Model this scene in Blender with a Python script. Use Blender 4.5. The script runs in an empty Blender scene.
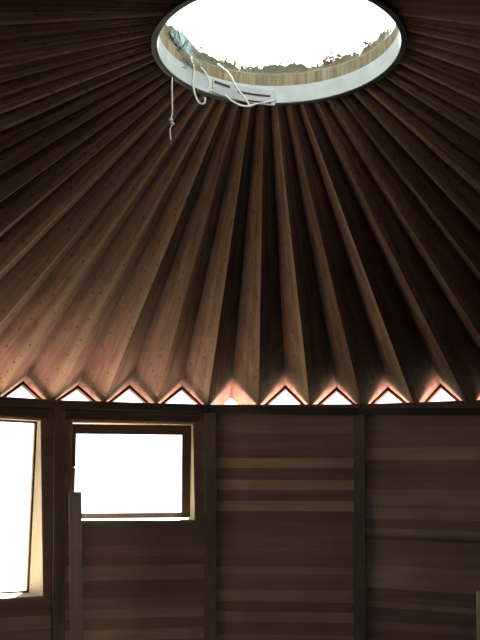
import bpy, bmesh, math, random
from mathutils import Vector, Matrix
R_ = random.Random(11)
sc = bpy.context.scene
COL = sc.collection
sin, cos, pi, rad = math.sin, math.cos, math.pi, math.radians

# ------------------------------------------------------------------ constants (metres)
EYE = 1.55
CAM = (0.0, -2.673, EYE)
YAW, PITCH, ROLL = 0.02928, 0.19758, -0.00404
ZE = 2.129                       # height of the low folds of the roof at the eave
RE = 3.0                         # eave radius
HA = 3.1394                      # apex height of the roof cone
NF = 58
DPH = 2 * pi / NF
PH0 = -0.01508
TILT = -0.0299
AMP = 0.155
LEAN = rad(10)
NP = 20
PA = 2 * pi / NP
POST0 = -0.118
TL = math.tan(LEAN)
RCX, RCY, RR = 0.043, 0.038, 0.397   # skylight centre and inner radius
ZR = 2.996

def D(z): return 3.0 * cos(PA / 2) - (ZE - z) * TL     # distance axis -> inner wall face at height z
def pang(i): return POST0 + (i + .5) * PA

def pt(i, u, z, dist):
    a = pang(i)
    return Vector((sin(a) * dist + cos(a) * u, cos(a) * dist - sin(a) * u, z))

# ------------------------------------------------------------------ helpers
class MB:
    def __init__(s): s.v = []; s.f = []; s.uv = []; s.c = []
    def face(s, pts, uv=None, col=None):
        n = len(s.v); s.v += [Vector(p) for p in pts]; s.f.append(list(range(n, n + len(pts))))
        s.uv.append(uv or [(0, 0)] * len(pts)); s.c.append(col or (1, 1, 1))
    def hexa(s, p, uv=None, col=None):
        # p[0:4] one end loop, p[4:8] the other
        for q in ((3, 2, 1, 0), (4, 5, 6, 7), (0, 1, 5, 4), (1, 2, 6, 5), (2, 3, 7, 6), (3, 0, 4, 7)):
            s.face([p[k] for k in q], [uv[k] for k in q] if uv else None, col)
    def build(s, name, m, parent=None, smooth=False, origin=None):
        o0 = Vector(origin) if origin is not None else Vector((0, 0, 0))
        me = bpy.data.meshes.new(name)
        me.from_pydata([tuple(v - o0) for v in s.v], [], s.f)
        me.uv_layers.new(name='UVMap')
        me.color_attributes.new('tint', 'FLOAT_COLOR', 'CORNER')
        ul = me.uv_layers['UVMap']; ca = me.color_attributes['tint']
        k = 0
        for fi, f in enumerate(s.f):
            for j in range(len(f)):
                ul.data[k].uv = s.uv[fi][j]
                ca.data[k].color = (*s.c[fi], 1); k += 1
        bm = bmesh.new(); bm.from_mesh(me)
        bmesh.ops.remove_doubles(bm, verts=bm.verts, dist=1e-5)
        bmesh.ops.recalc_face_normals(bm, faces=bm.faces)
        bm.to_mesh(me); bm.free()
        me.materials.append(m)
        if smooth:
            for p in me.polygons: p.use_smooth = True
        o = bpy.data.objects.new(name, me); COL.objects.link(o)
        o.location = o0
        if parent:
            o.parent = parent
            o.location = o0 - parent.location if parent.parent is None else o0
        return o

def empty(name, loc=(0, 0, 0)):
    o = bpy.data.objects.new(name, None); COL.objects.link(o); o.location = loc
    o.empty_display_size = .1
    return o

def thing(o, label, cat, group=None):
    o['label'] = label; o['category'] = cat
    if group: o['group'] = group
    return o

def struct(o, label=None, cat=None):
    o['kind'] = 'structure'
    if label: o['label'] = label
    if cat: o['category'] = cat
    return o

def tube(mb, pts, r, n=6, taper=None):
    pts = [Vector(p) for p in pts]
    rings = []
    for i, p in enumerate(pts):
        d = (pts[min(i + 1, len(pts) - 1)] - pts[max(i - 1, 0)]).normalized()
        a = d.orthogonal().normalized(); b = d.cross(a)
        if rings:   # keep rings aligned
            a = (pa - d * pa.dot(d)).normalized(); b = d.cross(a)
        pa = a
        rr = r if taper is None else r * taper(i / (len(pts) - 1))
        rings.append([p + (a * cos(t) + b * sin(t)) * rr for t in [2 * pi * k / n for k in range(n)]])
    for i in range(len(rings) - 1):
        for k in range(n):
            k2 = (k + 1) % n
            mb.face([rings[i][k], rings[i][k2], rings[i + 1][k2], rings[i + 1][k]])
    mb.face(rings[0][::-1]); mb.face(rings[-1])

def spline(pts, sub=6):
    P = [Vector(p) for p in pts]; out = []
    for i in range(len(P) - 1):
        p0, p1, p2, p3 = P[max(i - 1, 0)], P[i], P[i + 1], P[min(i + 2, len(P) - 1)]
        for k in range(sub):
            t = k / sub
            out.append(.5 * ((2 * p1) + (p2 - p0) * t + (2 * p0 - 5 * p1 + 4 * p2 - p3) * t * t + (3 * p1 - p0 - 3 * p2 + p3) * t ** 3))
    out.append(P[-1]); return out

def ringstrip(mb, prof, n=180, cx=RCX, cy=RCY, a0=0, a1=2 * pi, closed_prof=True):
    """sweep profile [(r,z)] around the skylight centre"""
    m = len(prof)
    for k in range(n):
        t0 = a0 + (a1 - a0) * k / n; t1 = a0 + (a1 - a0) * (k + 1) / n
        for j in range(m if closed_prof else m - 1):
            (r0, z0), (r1, z1) = prof[j], prof[(j + 1) % m]
            P = lambda r, z, t: Vector((cx + r * sin(t), cy + r * cos(t), z))
            mb.face([P(r0, z0, t0), P(r0, z0, t1), P(r1, z1, t1), P(r1, z1, t0)],
                    [(t0 * r0, z0), (t1 * r0, z0), (t1 * r1, z1), (t0 * r1, z1)])

# ------------------------------------------------------------------ materials
def nt(name):
    m = bpy.data.materials.new(name); m.use_nodes = True
    t = m.node_tree; t.nodes.clear()
    out = t.nodes.new('ShaderNodeOutputMaterial')
    return m, t, out

def N(t, kind, **kw):
    n = t.nodes.new(kind)
    for k, v in kw.items():
        if k.startswith('i_'): n.inputs[k[2:].replace('_', ' ')].default_value = v
        else: setattr(n, k, v)
    return n

def L(t, a, b): t.links.new(a, b)

def math_(t, op, a, b=None, c=None):
    n = t.nodes.new('ShaderNodeMath'); n.operation = op
    for i, x in enumerate((a, b, c)):
        if x is None: continue
        if isinstance(x, (int, float)): n.inputs[i].default_value = x
        else: t.links.new(x, n.inputs[i])
    return n.outputs[0]

def mixc(t, fac, a, b, mode='MIX'):
    n = t.nodes.new('ShaderNodeMix'); n.data_type = 'RGBA'; n.blend_type = mode
    for s, x in (('Factor', fac),):
        if isinstance(x, (int, float)): n.inputs[0].default_value = x
        else: t.links.new(x, n.inputs[0])
    for idx, x in ((6, a), (7, b)):
        if isinstance(x, tuple): n.inputs[idx].default_value = (*x, 1) if len(x) == 3 else x
        else: t.links.new(x, n.inputs[idx])
    return n.outputs[2]

def ramp(t, fac, stops):
    n = t.nodes.new('ShaderNodeValToRGB'); L(t, fac, n.inputs[0])
    e = n.color_ramp.elements
    while len(e) < len(stops): e.new(.5)
    for el, (p, c) in zip(e, stops):
        el.position = p; el.color = (*c, 1) if isinstance(c, tuple) else (c, c, c, 1)
    return n.outputs[0]

def wood(name, base, dark, grain=(3, 40, 3), rough=.75, tint=False, coord='Object', rnd=.25, bump=.15):
    m, t, out = nt(name)
    b = N(t, 'ShaderNodeBsdfPrincipled'); L(t, b.outputs[0], out.inputs[0])
    b.inputs['Roughness'].default_value = rough
    b.inputs['Specular IOR Level'].default_value = .2
    tc = N(t, 'ShaderNodeTexCoord'); mp = N(t, 'ShaderNodeMapping'); mp.inputs['Scale'].default_value = grain
    L(t, tc.outputs[coord], mp.inputs[0])
    n1 = N(t, 'ShaderNodeTexNoise', i_Scale=1.0, i_Detail=6.0, i_Roughness=.65); L(t, mp.outputs[0], n1.inputs['Vector'])
    f = ramp(t, n1.outputs[0], [(.3, 0.0), (.7, 1.0)])
    c = mixc(t, f, dark, base)
    n2 = N(t, 'ShaderNodeTexNoise', i_Scale=1.7, i_Detail=3.0); L(t, tc.outputs['Object'], n2.inputs['Vector'])
    c = mixc(t, 1.0, c, ramp(t, n2.outputs[0], [(.25, .65), (.75, 1.15)]), 'MULTIPLY')
    if tint:
        a = N(t, 'ShaderNodeAttribute'); a.attribute_name = 'tint'
        c = mixc(t, 1.0, c, a.outputs['Color'], 'MULTIPLY')
    if rnd:
        oi = N(t, 'ShaderNodeObjectInfo')
        v = math_(t, 'MULTIPLY_ADD', oi.outputs['Random'], rnd * 2, 1 - rnd)
        cc = N(t, 'ShaderNodeCombineColor'); 
        for k in range(3): L(t, v, cc.inputs[k])
        c = mixc(t, 1.0, c, cc.outputs[0], 'MULTIPLY')
    L(t, c, b.inputs['Base Color'])
    if bump:
        bp = N(t, 'ShaderNodeBump', i_Strength=bump, i_Distance=.004); L(t, n1.outputs[0], bp.inputs['Height'])
        L(t, bp.outputs[0], b.inputs['Normal'])
    return m

def plain(name, col, rough=.6, metal=0, spec=.3):
    m, t, out = nt(name)
    b = N(t, 'ShaderNodeBsdfPrincipled'); L(t, b.outputs[0], out.inputs[0])
    n = N(t, 'ShaderNodeTexNoise', i_Scale=14.0, i_Detail=4.0)
    tc = N(t, 'ShaderNodeTexCoord'); L(t, tc.outputs['Object'], n.inputs['Vector'])
    c = mixc(t, 1.0, col, ramp(t, n.outputs[0], [(.25, .8), (.75, 1.1)]), 'MULTIPLY')
    L(t, c, b.inputs['Base Color'])
    b.inputs['Roughness'].default_value = rough; b.inputs['Metallic'].default_value = metal
    b.inputs['Specular IOR Level'].default_value = spec
    return m

def roof_mat():
    """red-brown cedar board: uv.x 0 = high fold, 1 = low fold; uv.y = metres along the board"""
    m, t, out = nt('roof_cedar')
    b = N(t, 'ShaderNodeBsdfPrincipled'); L(t, b.outputs[0], out.inputs[0])
    b.inputs['Roughness'].default_value = .8; b.inputs['Specular IOR Level'].default_value = .12
    uv = N(t, 'ShaderNodeUVMap'); uv.uv_map = 'UVMap'
    oi = N(t, 'ShaderNodeObjectInfo')
    off = N(t, 'ShaderNodeVectorMath'); off.operation = 'ADD'; L(t, uv.outputs[0], off.inputs[0])
    cx = N(t, 'ShaderNodeCombineXYZ')
    L(t, math_(t, 'MULTIPLY', oi.outputs['Random'], 37.0), cx.inputs[0])
    L(t, math_(t, 'MULTIPLY', oi.outputs['Random'], 91.0), cx.inputs[1])
    L(t, cx.outputs[0], off.inputs[1])
    mp = N(t, 'ShaderNodeMapping'); mp.inputs['Scale'].default_value = (4, .7, 1); L(t, off.outputs[0], mp.inputs[0])
    n1 = N(t, 'ShaderNodeTexNoise', i_Scale=1.6, i_Detail=7.0, i_Roughness=.62, i_Distortion=.6); L(t, mp.outputs[0], n1.inputs['Vector'])
    c = ramp(t, n1.outputs[0], [(.25, (.118, .070, .058)), (.5, (.182, .110, .088)), (.75, (.26, .160, .126))])
    # blotches
    mp2 = N(t, 'ShaderNodeMapping'); mp2.inputs['Scale'].default_value = (1.3, 1.1, 1); L(t, off.outputs[0], mp2.inputs[0])
    n2 = N(t, 'ShaderNodeTexNoise', i_Scale=2.6, i_Detail=3.0); L(t, mp2.outputs[0], n2.inputs['Vector'])
    c = mixc(t, 1.0, c, ramp(t, n2.outputs[0], [(.3, (.62, .55, .54)), (.7, (1.12, 1.12, 1.08))]), 'MULTIPLY')
    sx = N(t, 'ShaderNodeSeparateXYZ'); L(t, uv.outputs[0], sx.inputs[0])
    u, v = sx.outputs[0], sx.outputs[1]
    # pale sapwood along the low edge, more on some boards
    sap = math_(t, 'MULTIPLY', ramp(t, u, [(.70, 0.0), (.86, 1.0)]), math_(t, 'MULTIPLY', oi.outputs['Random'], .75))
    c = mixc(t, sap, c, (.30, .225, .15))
    # knots
    mp3 = N(t, 'ShaderNodeMapping'); mp3.inputs['Scale'].default_value = (1.1, 4.2, 1); L(t, off.outputs[0], mp3.inputs[0])
    vo = N(t, 'ShaderNodeTexVoronoi', i_Scale=1.5); vo.voronoi_dimensions = '2D'; L(t, mp3.outputs[0], vo.inputs['Vector'])
    kn = ramp(t, vo.outputs['Distance'], [(.035, 1.0), (.10, 0.0)])
    c = mixc(t, math_(t, 'MULTIPLY', kn, .75), c, (.03, .018, .012))
    # nail heads along the low edge
    fr = math_(t, 'FRACT', math_(t, 'DIVIDE', v, .17))
    dv = math_(t, 'MULTIPLY', math_(t, 'SUBTRACT', fr, .5), .17)
    du = math_(t, 'MULTIPLY', math_(t, 'SUBTRACT', u, .88), .19)
    dd = math_(t, 'SQRT', math_(t, 'ADD', math_(t, 'MULTIPLY', dv, dv), math_(t, 'MULTIPLY', du, du)))
    c = mixc(t, ramp(t, dd, [(.004, .6), (.008, 0.0)]), c, (.012, .009, .008))
    # occlusion shade of the high fold, painted into the board colour
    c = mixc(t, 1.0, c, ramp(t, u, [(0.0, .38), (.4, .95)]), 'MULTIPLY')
    vv = math_(t, 'MULTIPLY_ADD', oi.outputs['Random'], .5, .66)
    cc = N(t, 'ShaderNodeCombineColor')
    for k in range(3): L(t, vv, cc.inputs[k])
    c = mixc(t, 1.0, c, cc.outputs[0], 'MULTIPLY')
    L(t, c, b.inputs['Base Color'])
    bp = N(t, 'ShaderNodeBump', i_Strength=.2, i_Distance=.004); L(t, n1.outputs[0], bp.inputs['Height']); L(t, bp.outputs[0], b.inputs['Normal'])
    return m

def glass(name, tintc=(1, 1, 1), gl=.06):
    m, t, out = nt(name)
    tr = N(t, 'ShaderNodeBsdfTransparent'); tr.inputs[0].default_value = (*tintc, 1)
    g = N(t, 'ShaderNodeBsdfGlossy'); g.inputs['Roughness'].default_value = .03
    mx = N(t, 'ShaderNodeMixShader'); mx.inputs[0].default_value = gl
    L(t, tr.outputs[0], mx.inputs[1]); L(t, g.outputs[0], mx.inputs[2]); L(t, mx.outputs[0], out.inputs[0])
    return m

M = {}
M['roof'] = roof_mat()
M['edge'] = wood('dark_eave_strip', (.05, .028, .02), (.02, .012, .009), rnd=.1)
M['wall'] = wood('wall_boards', (1.9, 1.9, 1.9), (1.45, 1.42, 1.42), grain=(2, 2, 30), tint=True, rnd=0, bump=.1)
M['post'] = wood('post_wood', (.20, .175, .145), (.13, .115, .095), grain=(30, 30, 2), rnd=.05)
M['plate'] = wood('plate_wood', (.075, .060, .050), (.045, .036, .031), grain=(6, 6, 30), rnd=.1)
M['frame'] = wood('pale_frame_wood', (.34, .30, .22), (.28, .24, .17), grain=(12, 12, 2), rnd=0)
M['casing'] = wood('casing_wood', (.11, .09, .075), (.07, .058, .05), grain=(8, 8, 20), rnd=0)
M['sash'] = wood('dark_sash_wood', (.055, .034, .028), (.035, .022, .018), grain=(10, 10, 10), rnd=0)
M['floor'] = wood('floor_wood', (.075, .065, .060), (.055, .047, .042), grain=(30, 2, 2), rnd=0)
M['plank'] = wood('plank_wood', (.62, .52, .42), (.48, .40, .32), grain=(30, 30, 2), rnd=0)
M['plank2'] = wood('pale_plank_wood', (.82, .78, .50), (.70, .66, .42), grain=(30, 30, 2), rnd=.0)
M['rim'] = plain('dark_rim', (.05, .05, .055), .5)
M['white'] = plain('white_liner', (.35, .392, .392), .6)
M['vent'] = plain('grey_strip', (.30, .325, .335), .6)
M['slot'] = plain('slot_dark', (.02, .02, .02), .8)
M['tan'] = wood('tan_curb_wood', (.29, .25, .155), (.11, .085, .055), grain=(60, 60, 4), rnd=0)
M['flange'] = plain('curb_flange', (.2, .2, .17), .7)
M['litter'] = plain('leaf_litter', (.085, .085, .05), .9)
M['leaf'] = plain('dead_leaf', (.13, .085, .06), .9)
M['leaf2'] = plain('orange_dead_leaf', (.75, .45, .22), .9)
M['string'] = plain('pale_string', (.5, .5, .45), .9)
M['glass'] = glass('window_glass')
M['dome'] = glass('dome_glass', (.97, .98, .98), .01)
def ground_mat():  # unseen pinkish gravel apron, added to bounce sunlight up to eaves and roof
    m, t, out = nt('bounce_apron_ground')
    b = N(t, 'ShaderNodeBsdfDiffuse'); L(t, b.outputs[0], out.inputs[0])
    tc = N(t, 'ShaderNodeTexCoord'); sp = N(t, 'ShaderNodeSeparateXYZ'); L(t, tc.outputs['Object'], sp.inputs[0])
    r = math_(t, 'SQRT', math_(t, 'ADD', math_(t, 'MULTIPLY', sp.outputs[0], sp.outputs[0]), math_(t, 'MULTIPLY', sp.outputs[1], sp.outputs[1])))
    n = N(t, 'ShaderNodeTexNoise', i_Scale=9.0, i_Detail=5.0); L(t, tc.outputs['Object'], n.inputs['Vector'])
    r = math_(t, 'ADD', r, math_(t, 'MULTIPLY', n.outputs[0], .4))
    r = math_(t, 'SUBTRACT', r, math_(t, 'MULTIPLY_ADD', sp.outputs[0], .27, .25))  # apron skewed towards +x to shape the bounced glow
    g = mixc(t, n.outputs[0], (.07, .07, .05), (.11, .10, .075)); p = mixc(t, n.outputs[0], (.74, .46, .39), (.84, .57, .49))
    L(t, mixc(t, ramp(t, math_(t, 'DIVIDE', r, 10.0), [(.49, 0.0), (.505, 1.0)]), p, g), b.inputs[0])
    return m
M['ground'] = ground_mat()
M['metal'] = plain('latch_metal', (.5, .5, .48), .35, 1)

def web_mat():
    m, t, out = nt('cobweb')
    tr = N(t, 'ShaderNodeBsdfTransparent'); d = N(t, 'ShaderNodeBsdfDiffuse'); d.inputs[0].default_value = (.022, .032, .032, 1)
    tl = N(t, 'ShaderNodeBsdfTranslucent'); tl.inputs[0].default_value = (.022, .034, .034, 1)
    ad = N(t, 'ShaderNodeMixShader'); L(t, d.outputs[0], ad.inputs[1]); L(t, tl.outputs[0], ad.inputs[2])
    n = N(t, 'ShaderNodeTexNoise', i_Scale=30.0, i_Detail=5.0); tc = N(t, 'ShaderNodeTexCoord'); L(t, tc.outputs['Object'], n.inputs['Vector'])
    mx = N(t, 'ShaderNodeMixShader'); L(t, ramp(t, n.outputs[0], [(.44, 0.0), (.60, .85)]), mx.inputs[0])
    L(t, tr.outputs[0], mx.inputs[1]); L(t, ad.outputs[0], mx.inputs[2]); L(t, mx.outputs[0], out.inputs[0])
    return m
M['web'] = web_mat()

# ------------------------------------------------------------------ ground and floor
mb = MB(); mb.face([(40 * cos(k * pi / 24), 40 * sin(k * pi / 24), -.12) for k in range(48)])
struct(mb.build('ground', M['ground']))
mb = MB()
top = [pt(i, 0, 0, 2.66 / cos(0)) for i in range(NP)]
pts = [Vector((2.72 * sin(POST0 + i * PA), 2.72 * cos(POST0 + i * PA), 0)) for i in range(NP)]
low = [p - Vector((0, 0, .1)) for p in pts]
mb.face(pts); mb.face(low[::-1])
for i in range(NP): mb.face([pts[i], pts[(i + 1) % NP], low[(i + 1) % NP], low[i]])
struct(mb.build('floor', M['floor']))

# ------------------------------------------------------------------ walls
CL = cos(LEAN)
DK = [(.150, .104, .098), (.165, .118, .106), (.138, .100, .096)]
LT = (.285, .225, .168)
MD = (.228, .180, .145)
MDD = (.185, .138, .118)
def rows_from(lst):   # [(v_low, colour)] descending list of row lower bounds from the top
    rows = []; up = 2.17
    for v, c in lst: rows.append((v, up, c)); up = v
    return rows
R2 = random.Random(5)
def rand_rows():
    v = 2.17; out = []
    while v > 0:
        v2 = max(0, v - R2.uniform(.045, .13)); out.append((v2, v, R2.choice(DK + [MD, MDD, LT, MDD]))); v = v2
    return out
rows0 = rows_from([(2.10, DK[2]), (2.03, DK[1]), (1.985, MDD), (1.93, DK[0]), (1.885, DK[1]), (1.828, DK[0]), (1.766, LT), (1.693, DK[0]), (1.632, LT), (1.565, DK[0]),
                   (1.505, (.29, .23, .175)), (1.43, DK[0]), (1.363, DK[1]), (1.30, MDD), (1.24, (.175, .132, .108)), (1.178, DK[1]), (1.140, MD), (1.10, MDD), (1.048, DK[1]), (.981, (.24, .188, .145)),
                   (.926, DK[0]), (.871, MD), (.80, DK[1]), (.74, MD)] + [(.74 - .09 * k, R2.choice(DK + [MD, LT])) for k in range(1, 9)] + [(0, DK[0])])
rows1 = rows_from([(2.10, DK[2]), (2.02, DK[0]), (1.885, DK[1]), (1.812, (.24, .186, .145)), (1.70, DK[0]), (1.633, DK[1]), (1.545, MD), (1.52, MDD), (1.459, MD), (1.401, DK[1]), (1.37, MD),
                   (1.356, MDD), (1.335, (.10, .072, .066)), (1.26, DK[1]), (1.188, MDD), (1.094, MD), (1.06, MD), (1.012, DK[0]), (.985, DK[1]), (.955, MD), (.88, DK[2]), (.84, MDD), (.78, DK[0]), (.70, MD)] +
                  [(.7 - .09 * k, R2.choice(DK + [MD, LT])) for k in range(1, 8)] + [(0, DK[0])])
rowsm1 = rows_from([(2.10, DK[2]), (2.04, DK[1]), (1.95, MDD), (1.87, DK[1]), (1.78, MDD), (1.70, DK[1]), (1.61, MDD), (1.52, DK[0]), (1.44, DK[1]), (1.36, (.15, .122, .10)), (1.305, DK[1]), (1.243, MDD),
                    (1.19, DK[0]), (1.108, MD), (1.013, DK[0]), (.95, MDD), (.90, MD), (.84, DK[1]), (.78, MD)] + [(.78 - .09 * k, R2.choice(DK + [MD])) for k in range(1, 9)] + [(0, DK[0])])
rowsm2 = rows_from([(2.10, DK[2]), (2.04, DK[1]), (1.0, DK[1]), (.93, DK[0]), (.86, MD), (.80, DK[1])] + [(.80 - .09 * k, R2.choice(DK + [MD])) for k in range(1, 9)] + [(0, DK[0])])

W1 = (-.395, .366, 1.446, 2.039)     # u0,u1,v0,v1 of the opening beside the middle panel
W2 = (-.400, .360, 1.030, 2.039)
openings = {-1: W1, -2: W2, -7: W1}  # last opening belongs to the added fill-light window
wnames = {0: 'wall_back', 1: 'wall_back_right', 2: 'wall_right', -1: 'wall_back_left', -2: 'wall_left'}
side_names = {3: 'wall_right', 4: 'wall_right', 5: 'wall_right', 6: 'wall_right', 7: 'wall_front_right', 8: 'wall_front', 9: 'wall_front', 10: 'wall_front',
              11: 'wall_front', 12: 'wall_front_left', -3: 'wall_left', -4: 'wall_left', -5: 'wall_left', -6: 'wall_left', -7: 'wall_left'}
def hw(v): return D(v * CL) / cos(PA / 2) * sin(PA / 2) + .002
for i in range(-7, 13):
    rows = {0: rows0, 1: rows1, -1: rowsm1, -2: rowsm2}.get(i) or rand_rows()
    op = openings.get(i)
    mb = MB()
    slope = .028 if i == 1 else 0
    P = lambda u, v: pt(i, u, (v + (-slope * u * (1 - abs(v - 1.085) / 1.085) if slope else 0)) * CL, D((v + (-slope * u * (1 - abs(v - 1.085) / 1.085) if slope else 0)) * CL))
    for (a, b, c) in rows:
        cuts = [b]
        if op:
            for q in (op[3], op[2]):
                if a + 1e-4 < q < b - 1e-4: cuts.append(q)
        cuts.append(a)
        for hi, lo in zip(cuts, cuts[1:]):
            inside = op and lo >= op[2] - 1e-4 and hi <= op[3] + 1e-4
            spans = [(None, op[0]), (op[1], None)] if inside else [(None, None)]
            for s0, s1 in spans:
                nseg = 1 if inside else 4
                def ue(s, v, side): return (side * hw(v)) if s is None else s
                for k in range(nseg):
                    f0, f1 = k / nseg, (k + 1) / nseg
                    def U(f, v): return ue(s0, v, -1) * (1 - f) + ue(s1, v, 1) * f
                    mb.face([P(U(f0, lo), lo), P(U(f1, lo), lo), P(U(f1, hi), hi), P(U(f0, hi), hi)], col=c)
    # outer skin, 3 cm behind
    Q = lambda u, v: pt(i, u, v * CL, D(v * CL) + .035)
    bounds = [(0, 2.17, None)] if not op else [(op[3], 2.17, None), (op[2], op[3], 1), (0, op[2], None)]
    for lo, hi, ins in bounds:
        for s0, s1 in ([(None, op[0]), (op[1], None)] if ins else [(None, None)]):
            g = lambda s, v, side: side * (hw(v) + .006) if s is None else s
            mb.face([Q(g(s0, lo, -1), lo), Q(g(s1, lo, 1), lo), Q(g(s1, hi, 1), hi), Q(g(s0, hi, -1), hi)], col=DK[0])
    nm = wnames.get(i) or side_names[i]
    struct(mb.build(nm, M['wall']))

# posts on the panel joints
tn = 1
for i in range(NP):
    a = POST0 + i * PA
    o_ = Vector((sin(a), cos(a), 0)); t_ = Vector((cos(a), -sin(a), 0))
    mb = MB(); w = .034
    def rp(z): return D(z) / cos(PA / 2)
    for z0, z1 in ((0.0, ZE - .045),):
        p = []
        for z in (z0, z1):
            r = rp(z)
            p += [o_ * (r - .040) - t_ * w + Vector((0, 0, z)), o_ * (r - .040) + t_ * w + Vector((0, 0, z)), o_ * (r + .01) + t_ * w + Vector((0, 0, z)), o_ * (r + .01) - t_ * w + Vector((0, 0, z))]
        mb.hexa(p)
    struct(mb.build('trim_%d' % tn, M['post'])); tn += 1

# top plate, one length per panel
for i in range(-7, 13):
    mb = MB(); p = []
    h = lambda r: r * math.tan(PA / 2)
    for s in (-1, 1):
        r0, r1 = D(ZE) - .05, D(ZE) + .03
        a = pang(i) + s * PA / 2
        dz = TILT * sin(a) - .018 * min(1, sin(a) ** 2 / .23) - .016 * min(1, max(0, sin(a)) / .35)
        p += [pt(i, s * h(r0), ZE - .045 + dz, r0), pt(i, s * h(r0), ZE - .004 + dz, r0), pt(i, s * h(r1), ZE - .004 + dz, r1), pt(i, s * h(r1), ZE - .045 + dz, r1)]
    mb.hexa(p)
    struct(mb.build('trim_%d' % tn, M['plate'])); tn += 1

# ------------------------------------------------------------------ windows
def box_uzd(mb, i, u0, u1, z0, z1, d0, d1, rot=0, piv=(0, 0)):
    def T(u, z):
        c, s = cos(rot), sin(rot); a, b = u - piv[0], z - piv[1]
        return piv[0] + a * c - b * s, piv[1] + a * s + b * c
    p = []
    for d in (d0, d1):
        for (u, z) in ((u0, z0), (u1, z0), (u1, z1), (u0, z1)):
            uu, zz = T(u, z); p.append(pt(i, uu, zz, d))
    mb.hexa(p)

def window(num, i, op, sash):
    u0, u1, z0, z1 = op[0], op[1], op[2] * CL, op[3] * CL
    root = empty('window_%d' % num, pt(i, (u0 + u1) / 2, z0, D(z0)))  # window_3 is the added fill-light window, out of view
    struct(root)
    top_d = D(z1)
    out = top_d + .11
    mb = MB(); w = .012; pr = .012
    # jambs: follow the leaning wall inside, upright outside
    for ua, ub in ((u0 - .001, u0 + w), (u1 - w, u1 + .001)):
        p = []
        for u in (ua, ub):
            p += [pt(i, u, z0, D(z0) - pr), pt(i, u, z1, D(z1) - pr), pt(i, u, z1, out), pt(i, u, z0, out)]
        mb.hexa(p)
    box_uzd(mb, i, u0, u1, z0 - .014, z0 + .003, D(z0) - pr, out)
    box_uzd(mb, i, u0, u1, z1 - .004, z1 + .012, D(z1) - pr, out)
    mb.build('window_frame', M['frame'], root)
    # header and side casing, flat on the boards
    mb = MB()
    def lean_box(ua, ub, za, zb, t=.014):
        p = []
        for z in (za, zb):
            p += [pt(i, ua, z, D(z) - t), pt(i, ub, z, D(z) - t), pt(i, ub, z, D(z) + .004), pt(i, ua, z, D(z) + .004)]
        mb.hexa(p)
    lean_box(u0 - .03, u1 + .03, z1 + .012, z1 + .05, .012)
    mb.build('head_casing', M['casing'], root)
    if sash:
        mb = MB(); rot = rad(.55); piv = (u1, z1)
        d0, d1 = top_d + .035, top_d + .065
        su0, su1, sz0, sz1 = u0 + w + .001, u1 - w - .001, z0 + .016, z1 - .004
        gu0, gu1, gz0, gz1 = -.357, .300, 1.470, 1.945
        box_uzd(mb, i, su0, gu0, sz0, sz1, d0, d1, rot, piv); box_uzd(mb, i, gu1, su1, sz0, sz1, d0, d1, rot, piv)
        box_uzd(mb, i, gu0, gu1, sz0, gz0, d0, d1, rot, piv); box_uzd(mb, i, gu0, gu1, gz1, sz1, d0, d1, rot, piv)
        s = mb.build('sash', M['sash'], root)
        mb = MB(); box_uzd(mb, i, gu0 - .005, gu1 + .005, gz0 - .005, gz1 + .005, d0 + .012, d0 + .016, rot, piv)
        pn = mb.build('pane', M['glass'], root); pn.parent = s; pn.location = (0, 0, 0)
        mb = MB(); 
        tube(mb, [pt(i, gu0 - .006, 1.735, d0 - .001), pt(i, gu0 - .006, 1.735, d0 - .02)], .007, 8)
        tube(mb, [pt(i, gu0 - .006, 1.735, d0 - .018), pt(i, gu0 + .016, 1.722, d0 - .022)], .005, 8)
        lt = mb.build('latch', M['metal'], root); lt.parent = s; lt.location = (0, 0, 0)
    else:
        d0, d1 = top_d + .045, top_d + .06
        mb = MB(); b = .012
        a0, a1, b0, b1 = u0 + w, u1 - w, z0 + .002, z1 - .004
        gu0, gu1 = u0 + w + b, u1 - w - .006 + .009
        gu1 = a1 - .004
        box_uzd(mb, i, a0, gu0, b0, b1, d0, d1); box_uzd(mb, i, gu1 - .006, a1, b0, b1, d0, d1)
        box_uzd(mb, i, gu0, gu1 - .006, b0, b0 + .012, d0, d1); box_uzd(mb, i, gu0, gu1 - .006, b1 - .012, b1, d0, d1)
        s = mb.build('glazing_bead', M['sash'], root)
        mb = MB(); box_uzd(mb, i, a0 + .002, a1 - .002, b0 + .004, b1 - .004, d0 + .005, d0 + .009)
        mb.build('pane', M['glass'], root)
    return root

window(1, -2, W2, False)
window(2, -1, W1, True)
window(3, -7, W1, False)  # added window out of view, put in to let in fill light

# ------------------------------------------------------------------ fluted roof
ceil = empty('ceiling', (0, 0, ZE)); struct(ceil)
JIT = random.Random(3)
dA = [JIT.uniform(-.010, .010) for _ in range(NF)]
dP = [JIT.uniform(-.0035, .0035) for _ in range(NF)]
def sag(a): return TILT * sin(a) - .018 * min(1, sin(a) ** 2 / .23)   # the eave is not quite level
def lowp(k, R):
    k %= NF
    a = PH0 + (k - 4) * DPH
    t = R / RE
    return Vector((R * sin(a), R * cos(a), HA + (ZE - HA) * t + t * sag(a) + .024 * sin(a) * (1 - t)))
def highp(k, R):      # fold between low k and low k+1
    k %= NF
    a = PH0 + (k - 3.5) * DPH + dP[k] * R / RE
    t = R / RE
    return Vector((R * sin(a), R * cos(a), HA + (ZE - HA) * t + t * sag(a) + .024 * sin(a) * (1 - t) + (AMP * (1 + .38 * max(-.5, min(0, sin(a)))) + dA[k]) * t))
NS = 10
OPEN_FLUTE = 3          # the fold whose boards run on past the wall
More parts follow.
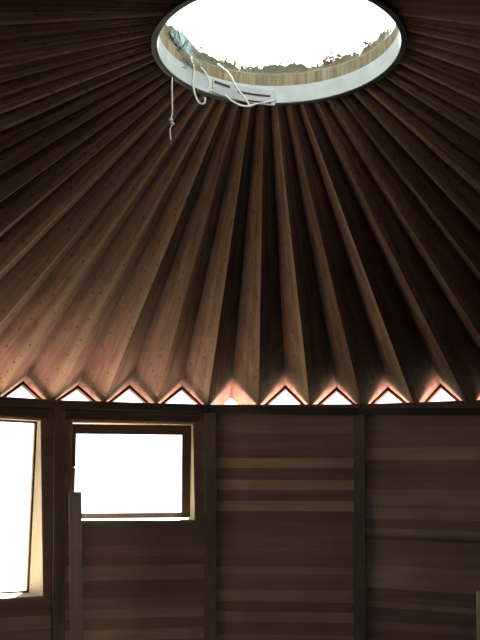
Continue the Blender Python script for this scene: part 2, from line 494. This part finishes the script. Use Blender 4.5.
def board(mb, k, side):
    """side 0: from low k up to high k; side 1: from high k down to low k+1"""
    r0, r1 = .418, 3.085
    if k % NF == OPEN_FLUTE: r1 = 3.26
    th = .018
    A = []; B = []
    ah = PH0 + (k - 3.5) * DPH; al = PH0 + ((k if side == 0 else k + 1) - 4) * DPH
    def start(a):      # where the fold meets the skylight rim
        b = RCX * sin(a) + RCY * cos(a); q = RR + .013
        return b + math.sqrt(b * b - RCX ** 2 - RCY ** 2 + q * q)
    rh, rl = start(ah), start(al)
    for s in range(NS + 1):
        h = highp(k, rh + (r1 - rh) * s / NS); l = lowp(k if side == 0 else k + 1, rl + (r1 - rl) * s / NS)
        A.append(h); B.append(l)
    n = (B[-1] - A[-1]).cross(A[0] - A[-1]).normalized()
    if n.z < 0: n = -n
    for s in range(NS):
        Ls = (RE - .418) * 1.06
        v0, v1 = Ls * s / NS, Ls * (s + 1) / NS
        uv = [(0, v0), (1, v0), (1, v0), (0, v0), (0, v1), (1, v1), (1, v1), (0, v1)]
        p = [A[s], B[s], B[s] + n * th, A[s] + n * th, A[s + 1], B[s + 1], B[s + 1] + n * th, A[s + 1] + n * th]
        quads = [(0, 1, 5, 4), (3, 2, 6, 7), (0, 3, 7, 4), (1, 2, 6, 5)]
        if s == 0: quads.append((0, 1, 2, 3))
        if s == NS - 1: quads.append((4, 5, 6, 7))
        for q in quads: mb.face([p[j] for j in q], [uv[j] for j in q])
def strip(mb, k, side):
    ra, rb = 3.055, 3.085
    n = None; p = []
    for R in (ra, rb):
        h = highp(k, R); l = lowp(k if side == 0 else k + 1, R)
        d = (l - h).normalized(); rdir = Vector((h.x, h.y, 0)).normalized()
        nn = d.cross(Vector((rdir.x, rdir.y, -.34))).normalized()
        if nn.z > 0: nn = -nn
        p += [h, l, l + nn * .013, h + nn * .013 + Vector((0, 0, -.004))]
    mb.hexa(p)

# which folds the photograph's side of the room shows
shown = []
order = sorted(range(NF), key=lambda k: abs(((k - 3.5) * DPH + PH0 + pi) % (2 * pi) - pi))
vis = set(order[:48])      # 48 folds = 96 boards
rest = MB(); rest_strip = MB()
for k in range(NF):
    for side in (0, 1):
        if k in vis:
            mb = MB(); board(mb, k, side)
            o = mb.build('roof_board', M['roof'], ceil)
            if k != OPEN_FLUTE:
                ms = MB(); strip(ms, k, side)
                so = ms.build('eave_strip', M['edge'], ceil); so.parent = o; so.location = (0, 0, 0)
        else:
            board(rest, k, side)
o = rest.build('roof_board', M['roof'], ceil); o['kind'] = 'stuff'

# ------------------------------------------------------------------ skylight
sky = empty('skylight', (RCX, RCY, ZR))
thing(sky, 'round skylight in the peak of the fluted roof with dark rim and white inner lining', 'skylight')
mb = MB(); ringstrip(mb, [(RR, ZR - .006), (RR + .018, ZR - .006), (RR + .020, ZR + .064), (RR + .006, ZR + .064), (RR + .006, ZR)]); mb.build('rim', M['rim'], sky)
mb = MB(); ringstrip(mb, [(RR - .001, ZR - .001), (RR + .006, ZR - .001), (RR + .006, ZR + .066), (RR - .001, ZR + .066)]); mb.build('lining', M['white'], sky)
mb = MB(); ringstrip(mb, [(RR + .001, ZR + .066), (RR + .04, ZR + .066), (RR + .04, ZR + .112), (RR + .001, ZR + .112)]); mb.build('curb', M['tan'], sky)
mb = MB(); ringstrip(mb, [(RR + .006, ZR + .110), (RR + .16, ZR + .106), (RR + .16, ZR + .118), (RR + .006, ZR + .118)]); mb.build('flange', M['flange'], sky)
# outer skirt that closes the curb on the roof
mb = MB(); ringstrip(mb, [(RR + .016, ZR + .055), (RR + .045, ZR + .055), (RR + .045, ZR + .108), (RR + .016, ZR + .108)]); mb.build('outer_skirt', M['flange'], sky)
mb = MB()
prof = [((RR + .008) * cos(t), ZR + .118 + .13 * sin(t)) for t in [pi / 2 * k / 10 for k in range(11)]]
prof[-1] = (.0005, prof[-1][1])
ringstrip(mb, prof, 64, closed_prof=False); mb.build('dome', M['dome'], sky, True)
# slotted strip on the lining
def arcpatch(mb, x0, x1, z00, z01, z10, z11, r, th, n=12):
    a0 = math.asin((x0 - RCX) / r); a1 = math.asin((x1 - RCX) / r)
    def P(a, z, rr): return Vector((RCX + rr * sin(a), RCY + rr * cos(a), z))
    for k in range(n):
        f0, f1 = k / n, (k + 1) / n; A0, A1 = a0 + (a1 - a0) * f0, a0 + (a1 - a0) * f1
        b0, b1 = z00 + (z10 - z00) * f0, z00 + (z10 - z00) * f1
        t0, t1 = z01 + (z11 - z01) * f0, z01 + (z11 - z01) * f1
        mb.hexa([P(A0, b0, r), P(A0, t0, r), P(A0, t0, r + th), P(A0, b0, r + th), P(A1, b1, r), P(A1, t1, r), P(A1, t1, r + th), P(A1, b1, r + th)])
mb = MB(); arcpatch(mb, -.19, .036, 3.0, 3.055, 2.982, 3.042, .391, .006); vs = mb.build('slotted_strip', M['vent'], sky)
for (x0, x1, za, zb, hgt) in ((-.185, -.130, 3.038, 3.033, .009), (-.102, .018, 3.021, 3.014, .008), (-.068, .022, 2.992, 2.989, .006)):
    mb = MB(); arcpatch(mb, x0, x1, za, za + hgt, zb, zb + hgt, .3895, .002)
    so = mb.build('slot', M['slot'], sky); so.parent = vs; so.location = (0, 0, 0)

# leaf litter lying on the flange round the dome
def leafface(mb, c, s, rnd):
    a = Vector((rnd.uniform(-1, 1), rnd.uniform(-1, 1), rnd.uniform(-.5, .9))).normalized()
    b = a.orthogonal().normalized(); b.rotate(Matrix.Rotation(rnd.uniform(0, 6), 3, a))
    mid = b * .0; n = a.cross(b)
    w = s * rnd.uniform(.35, .6)
    p = [c - a * s, c - a * s * .2 + b * w + n * s * .2, c + a * s, c - a * s * .2 - b * w + n * s * .2]
    mb.face([p[0], p[1], p[2]]); mb.face([p[0], p[2], p[3]])
lr = random.Random(21); mb = MB()
def mound(t):
    tt = (t + pi) % (2 * pi) - pi
    return .026 + .050 * math.exp(-((tt + 1.2) / .42) ** 2) + .014 * (sin(t * 7 + 1) + sin(t * 13.3) + .6 * sin(t * 29 + 2) + .5 * sin(t * 61)) * .5 + .006
NM = 260
for k in range(NM):
    q = []
    for t in (2 * pi * k / NM, 2 * pi * (k + 1) / NM):
        h = max(.017, mound(t))
        q.append([Vector((RCX + r * sin(t), RCY + r * cos(t), ZR + .118 + z)) for r, z in ((RR + .012, 0), (RR + .022, h), (RR + .06, h * .9), (RR + .14, 0))])
    for j in range(3): mb.face([q[0][j], q[1][j], q[1][j + 1], q[0][j + 1]])
for k in range(1500):
    t = lr.uniform(-2.0, 2.0); r = RR + .022 + abs(lr.gauss(0, .045))
    hmax = .018 + .012 * (sin(t * 7 + 1) + sin(t * 13.3)) * .5 + .006
    leafface(mb, Vector((RCX + r * sin(t), RCY + r * cos(t), ZR + .126 + lr.uniform(.3, 1.1) * max(.017, mound(t)))), lr.uniform(.006, .014), lr)
lo = mb.build('leaf_litter', M['litter']); lo['kind'] = 'stuff'; thing(lo, 'dark leaf litter heaped outside on the skylight curb', 'leaf litter')
def dead_leaf(loc, size, label, m, seed, n=1, spread=1.0):
    rr = random.Random(seed); mb = MB()
    c0 = Vector(loc)
    for q in range(n):
        c = c0 + Vector((rr.uniform(-1, 1), rr.uniform(-.4, .4), rr.uniform(-.4, .6))) * (size * spread if n > 1 else 0)
        # lobed, curled blade
        ax = Vector((rr.uniform(-1, 1), rr.uniform(-.5, .5), rr.uniform(-.2, .7))).normalized(); b = ax.orthogonal().normalized(); nn = ax.cross(b)
        segs = 8; prev = None
        for s in range(segs + 1):
            f = s / segs; w = size * .42 * sin(pi * min(1, f * .96 + .03)) * (1 + .25 * (-1) ** s)
            m0 = c + ax * (f - .5) * size * 1.4 + nn * size * .3 * sin(pi * f)
            cur = (m0 - b * w + nn * w * .5, m0, m0 + b * w + nn * w * .5)
            if prev:
                mb.face([prev[0], prev[1], cur[1], cur[0]]); mb.face([prev[1], prev[2], cur[2], cur[1]])
            prev = cur
        tube(mb, [c - ax * size * .7, c - ax * size * 1.1 + nn * size * .1], size * .03, 4)
    o = mb.build('dead_leaf', m, origin=loc); thing(o, label, 'leaf', 'dead leaves on the skylight curb'); return o
def rimp(t, r, z): return (RCX + r * sin(t), RCY + r * cos(t), z)
dead_leaf(rimp(.50, RR + .035, ZR + .160), .018, 'largest clump of brown dead leaves heaped on the right part of the skylight curb', M['leaf'], 4, 16, 1.6)
dead_leaf(rimp(.90, RR + .03, ZR + .155), .014, 'small clump of brown dead leaves standing up on the far right of the skylight curb', M['leaf'], 5, 8, 1.4)
dead_leaf(rimp(.18, RR + .03, ZR + .155), .020, 'small dead leaf at the middle of the skylight curb', M['leaf'], 6)
dead_leaf(rimp(-.50, RR + .02, ZR + .165), .026, 'pale orange dead leaf on the skylight curb above the slotted strip', M['leaf2'], 8)

# strings and cobweb
def cord(pts, r, name, label, cat, knots=(), group=None):
    mb = MB(); sp = spline(pts, 6); tube(mb, sp, r, 6)
    for kx in knots:
        c = Vector(pts[kx])
        tube(mb, [c + Vector((0, 0, -.006)), c + Vector((0, 0, -.003)), c + Vector((0, 0, .003)), c + Vector((0, 0, .006))], r * 2.2, 6, lambda f: .5 + sin(pi * f))
    o = mb.build(name, M['string'], origin=pts[0], smooth=True); thing(o, label, cat, group); return o
cord([(-.345, .205, 3.115), (-.322, .21, 3.054), (-.324, .21, 2.96), (-.321, .21, 2.867), (-.325, .21, 2.83), (-.320, .21, 2.816), (-.328, .21, 2.794), (-.324, .21, 2.757)], .0026, 'string',
     'longest thin pale string hanging straight down from the left of the skylight', 'string', knots=(4, 5), group='strings hanging from the skylight')
cord([(-.267, .285, 3.103), (-.255, .29, 3.056), (-.258, .29, 3.002), (-.247, .29, 2.953), (-.232, .29, 2.928), (-.216, .29, 2.929), (-.214, .29, 2.95)], .0035, 'string',
     'short pale string with a hooked end hanging below the skylight rim', 'string', group='strings hanging from the skylight')
cord([(-.175, .385, 3.125), (-.133, .37, 3.08), (-.104, .37, 3.024), (-.071, .37, 2.981), (-.056, .365, 2.952), (-.03, .36, 2.957), (-.009, .36, 2.96), (.039, .375, 2.979)], .0035, 'string',
     'thick white string looping down across the slotted strip of the skylight', 'string', knots=(4,), group='strings hanging from the skylight')
cord([(-.147, .352, 2.989), (-.140, .352, 2.984), (-.125, .352, 2.969), (-.092, .352, 2.949), (-.060, .355, 2.945), (-.035, .352, 2.954)], .0035, 'string',
     'sagging pale string end curling under the slotted strip of the skylight', 'string', group='strings hanging from the skylight')
cord([(-.235, .325, 3.085), (-.222, .325, 3.07), (-.207, .33, 3.045), (-.200, .33, 3.01), (-.212, .33, 2.99), (-.19, .335, 3.0)], .0030, 'string',
     'thin pale string curled against the white lining left of the slotted strip', 'string', group='strings hanging from the skylight')
mb = MB(); wr = random.Random(9)
wp = [Vector((-.345, .20, 3.13)), Vector((-.325, .215, 3.10)), Vector((-.300, .235, 3.075)), Vector((-.262, .265, 3.055)), Vector((-.232, .29, 3.075)), Vector((-.275, .23, 3.15)), Vector((-.31, .20, 3.185))]
cc = sum(wp, Vector()) / len(wp)
for a, b in zip(wp, wp[1:] + wp[:1]):
    mb.face([a, b, cc + Vector((wr.uniform(-.01, .01), .01, wr.uniform(-.01, .01)))])
for k in range(22):
    a = wr.choice(wp) + Vector((wr.uniform(-.02, .02), wr.uniform(-.01, .01), wr.uniform(-.02, .02))); b = wr.choice(wp) + Vector((wr.uniform(-.03, .03), wr.uniform(-.01, .01), wr.uniform(-.03, .02)))
    if (a - b).length < .02: continue
    mid = (a + b) / 2 + Vector((0, 0, -.012)); tube(mb, spline([a, mid, b], 4), .0012, 4)
wo = mb.build('cobweb', M['web']); thing(wo, 'torn pale cobweb stretched across the left edge of the skylight opening', 'cobweb')

# ------------------------------------------------------------------ loose boards standing in front of the wall
def plank(base, topc, w, th, yaw, m, label):
    base = Vector(base); topc = Vector(topc)
    ax = (topc - base); wdir = Vector((cos(yaw), sin(yaw), 0)); tdir = Vector((-sin(yaw), cos(yaw), 0))
    mb = MB(); p = []
    for c in (base, topc):
        for s, q in ((-1, -1), (1, -1), (1, 1), (-1, 1)): p.append(c + wdir * w / 2 * s + tdir * th / 2 * q)
    mb.hexa(p)
    o = mb.build('wooden_plank', m, origin=base)
    bv = o.modifiers.new('bevel', 'BEVEL'); bv.width = .003; bv.segments = 2
    thing(o, label, 'plank', 'loose planks standing in the room'); return o
plank((-.908, 2.038, 0), (-.988, 2.024, 1.584), .064, .034, .2, M['plank'], 'narrow grey-brown plank standing upright in front of the small window')
plank((.922, 1.425, 0), (.965, 1.423, 1.1615), .095, .03, -.2, M['plank2'], 'pale yellowish plank standing at the bottom right edge before the right wall panel')

# ------------------------------------------------------------------ light
w = bpy.data.worlds.new('sky'); sc.world = w; w.use_nodes = True
t = w.node_tree; t.nodes.clear()
out = t.nodes.new('ShaderNodeOutputWorld'); bg = t.nodes.new('ShaderNodeBackground'); L(t, bg.outputs[0], out.inputs[0])
bg.inputs[0].default_value = (.96, .98, 1.0, 1); bg.inputs[1].default_value = 2.6
sd = bpy.data.lights.new('sun', 'SUN'); sd.energy = 220.0; sd.angle = rad(6); sd.color = (1, .95, .88)
so = bpy.data.objects.new('sun', sd); COL.objects.link(so); so.rotation_euler = (rad(-30), 0, 0)

# ------------------------------------------------------------------ camera and view
cd = bpy.data.cameras.new('camera'); cam = bpy.data.objects.new('camera', cd); COL.objects.link(cam)
cd.sensor_fit = 'VERTICAL'; cd.sensor_height = 24; cd.lens = 24 * 896.03 / 640; cd.clip_start = .02
cam.matrix_world = Matrix.Translation(CAM) @ Matrix.Rotation(YAW, 4, 'Z') @ Matrix.Rotation(pi / 2 + PITCH, 4, 'X') @ Matrix.Rotation(-ROLL, 4, 'Z')
sc.camera = cam
sc.view_settings.view_transform = 'Standard'
sc.view_settings.look = 'None'
sc.view_settings.exposure = 0.0
sc.cycles.max_bounces = 16; sc.cycles.diffuse_bounces = 8; sc.cycles.transparent_max_bounces = 16
sc.cycles.sample_clamp_indirect = 6
sc.cycles.caustics_reflective = False
sc.cycles.use_denoising = True
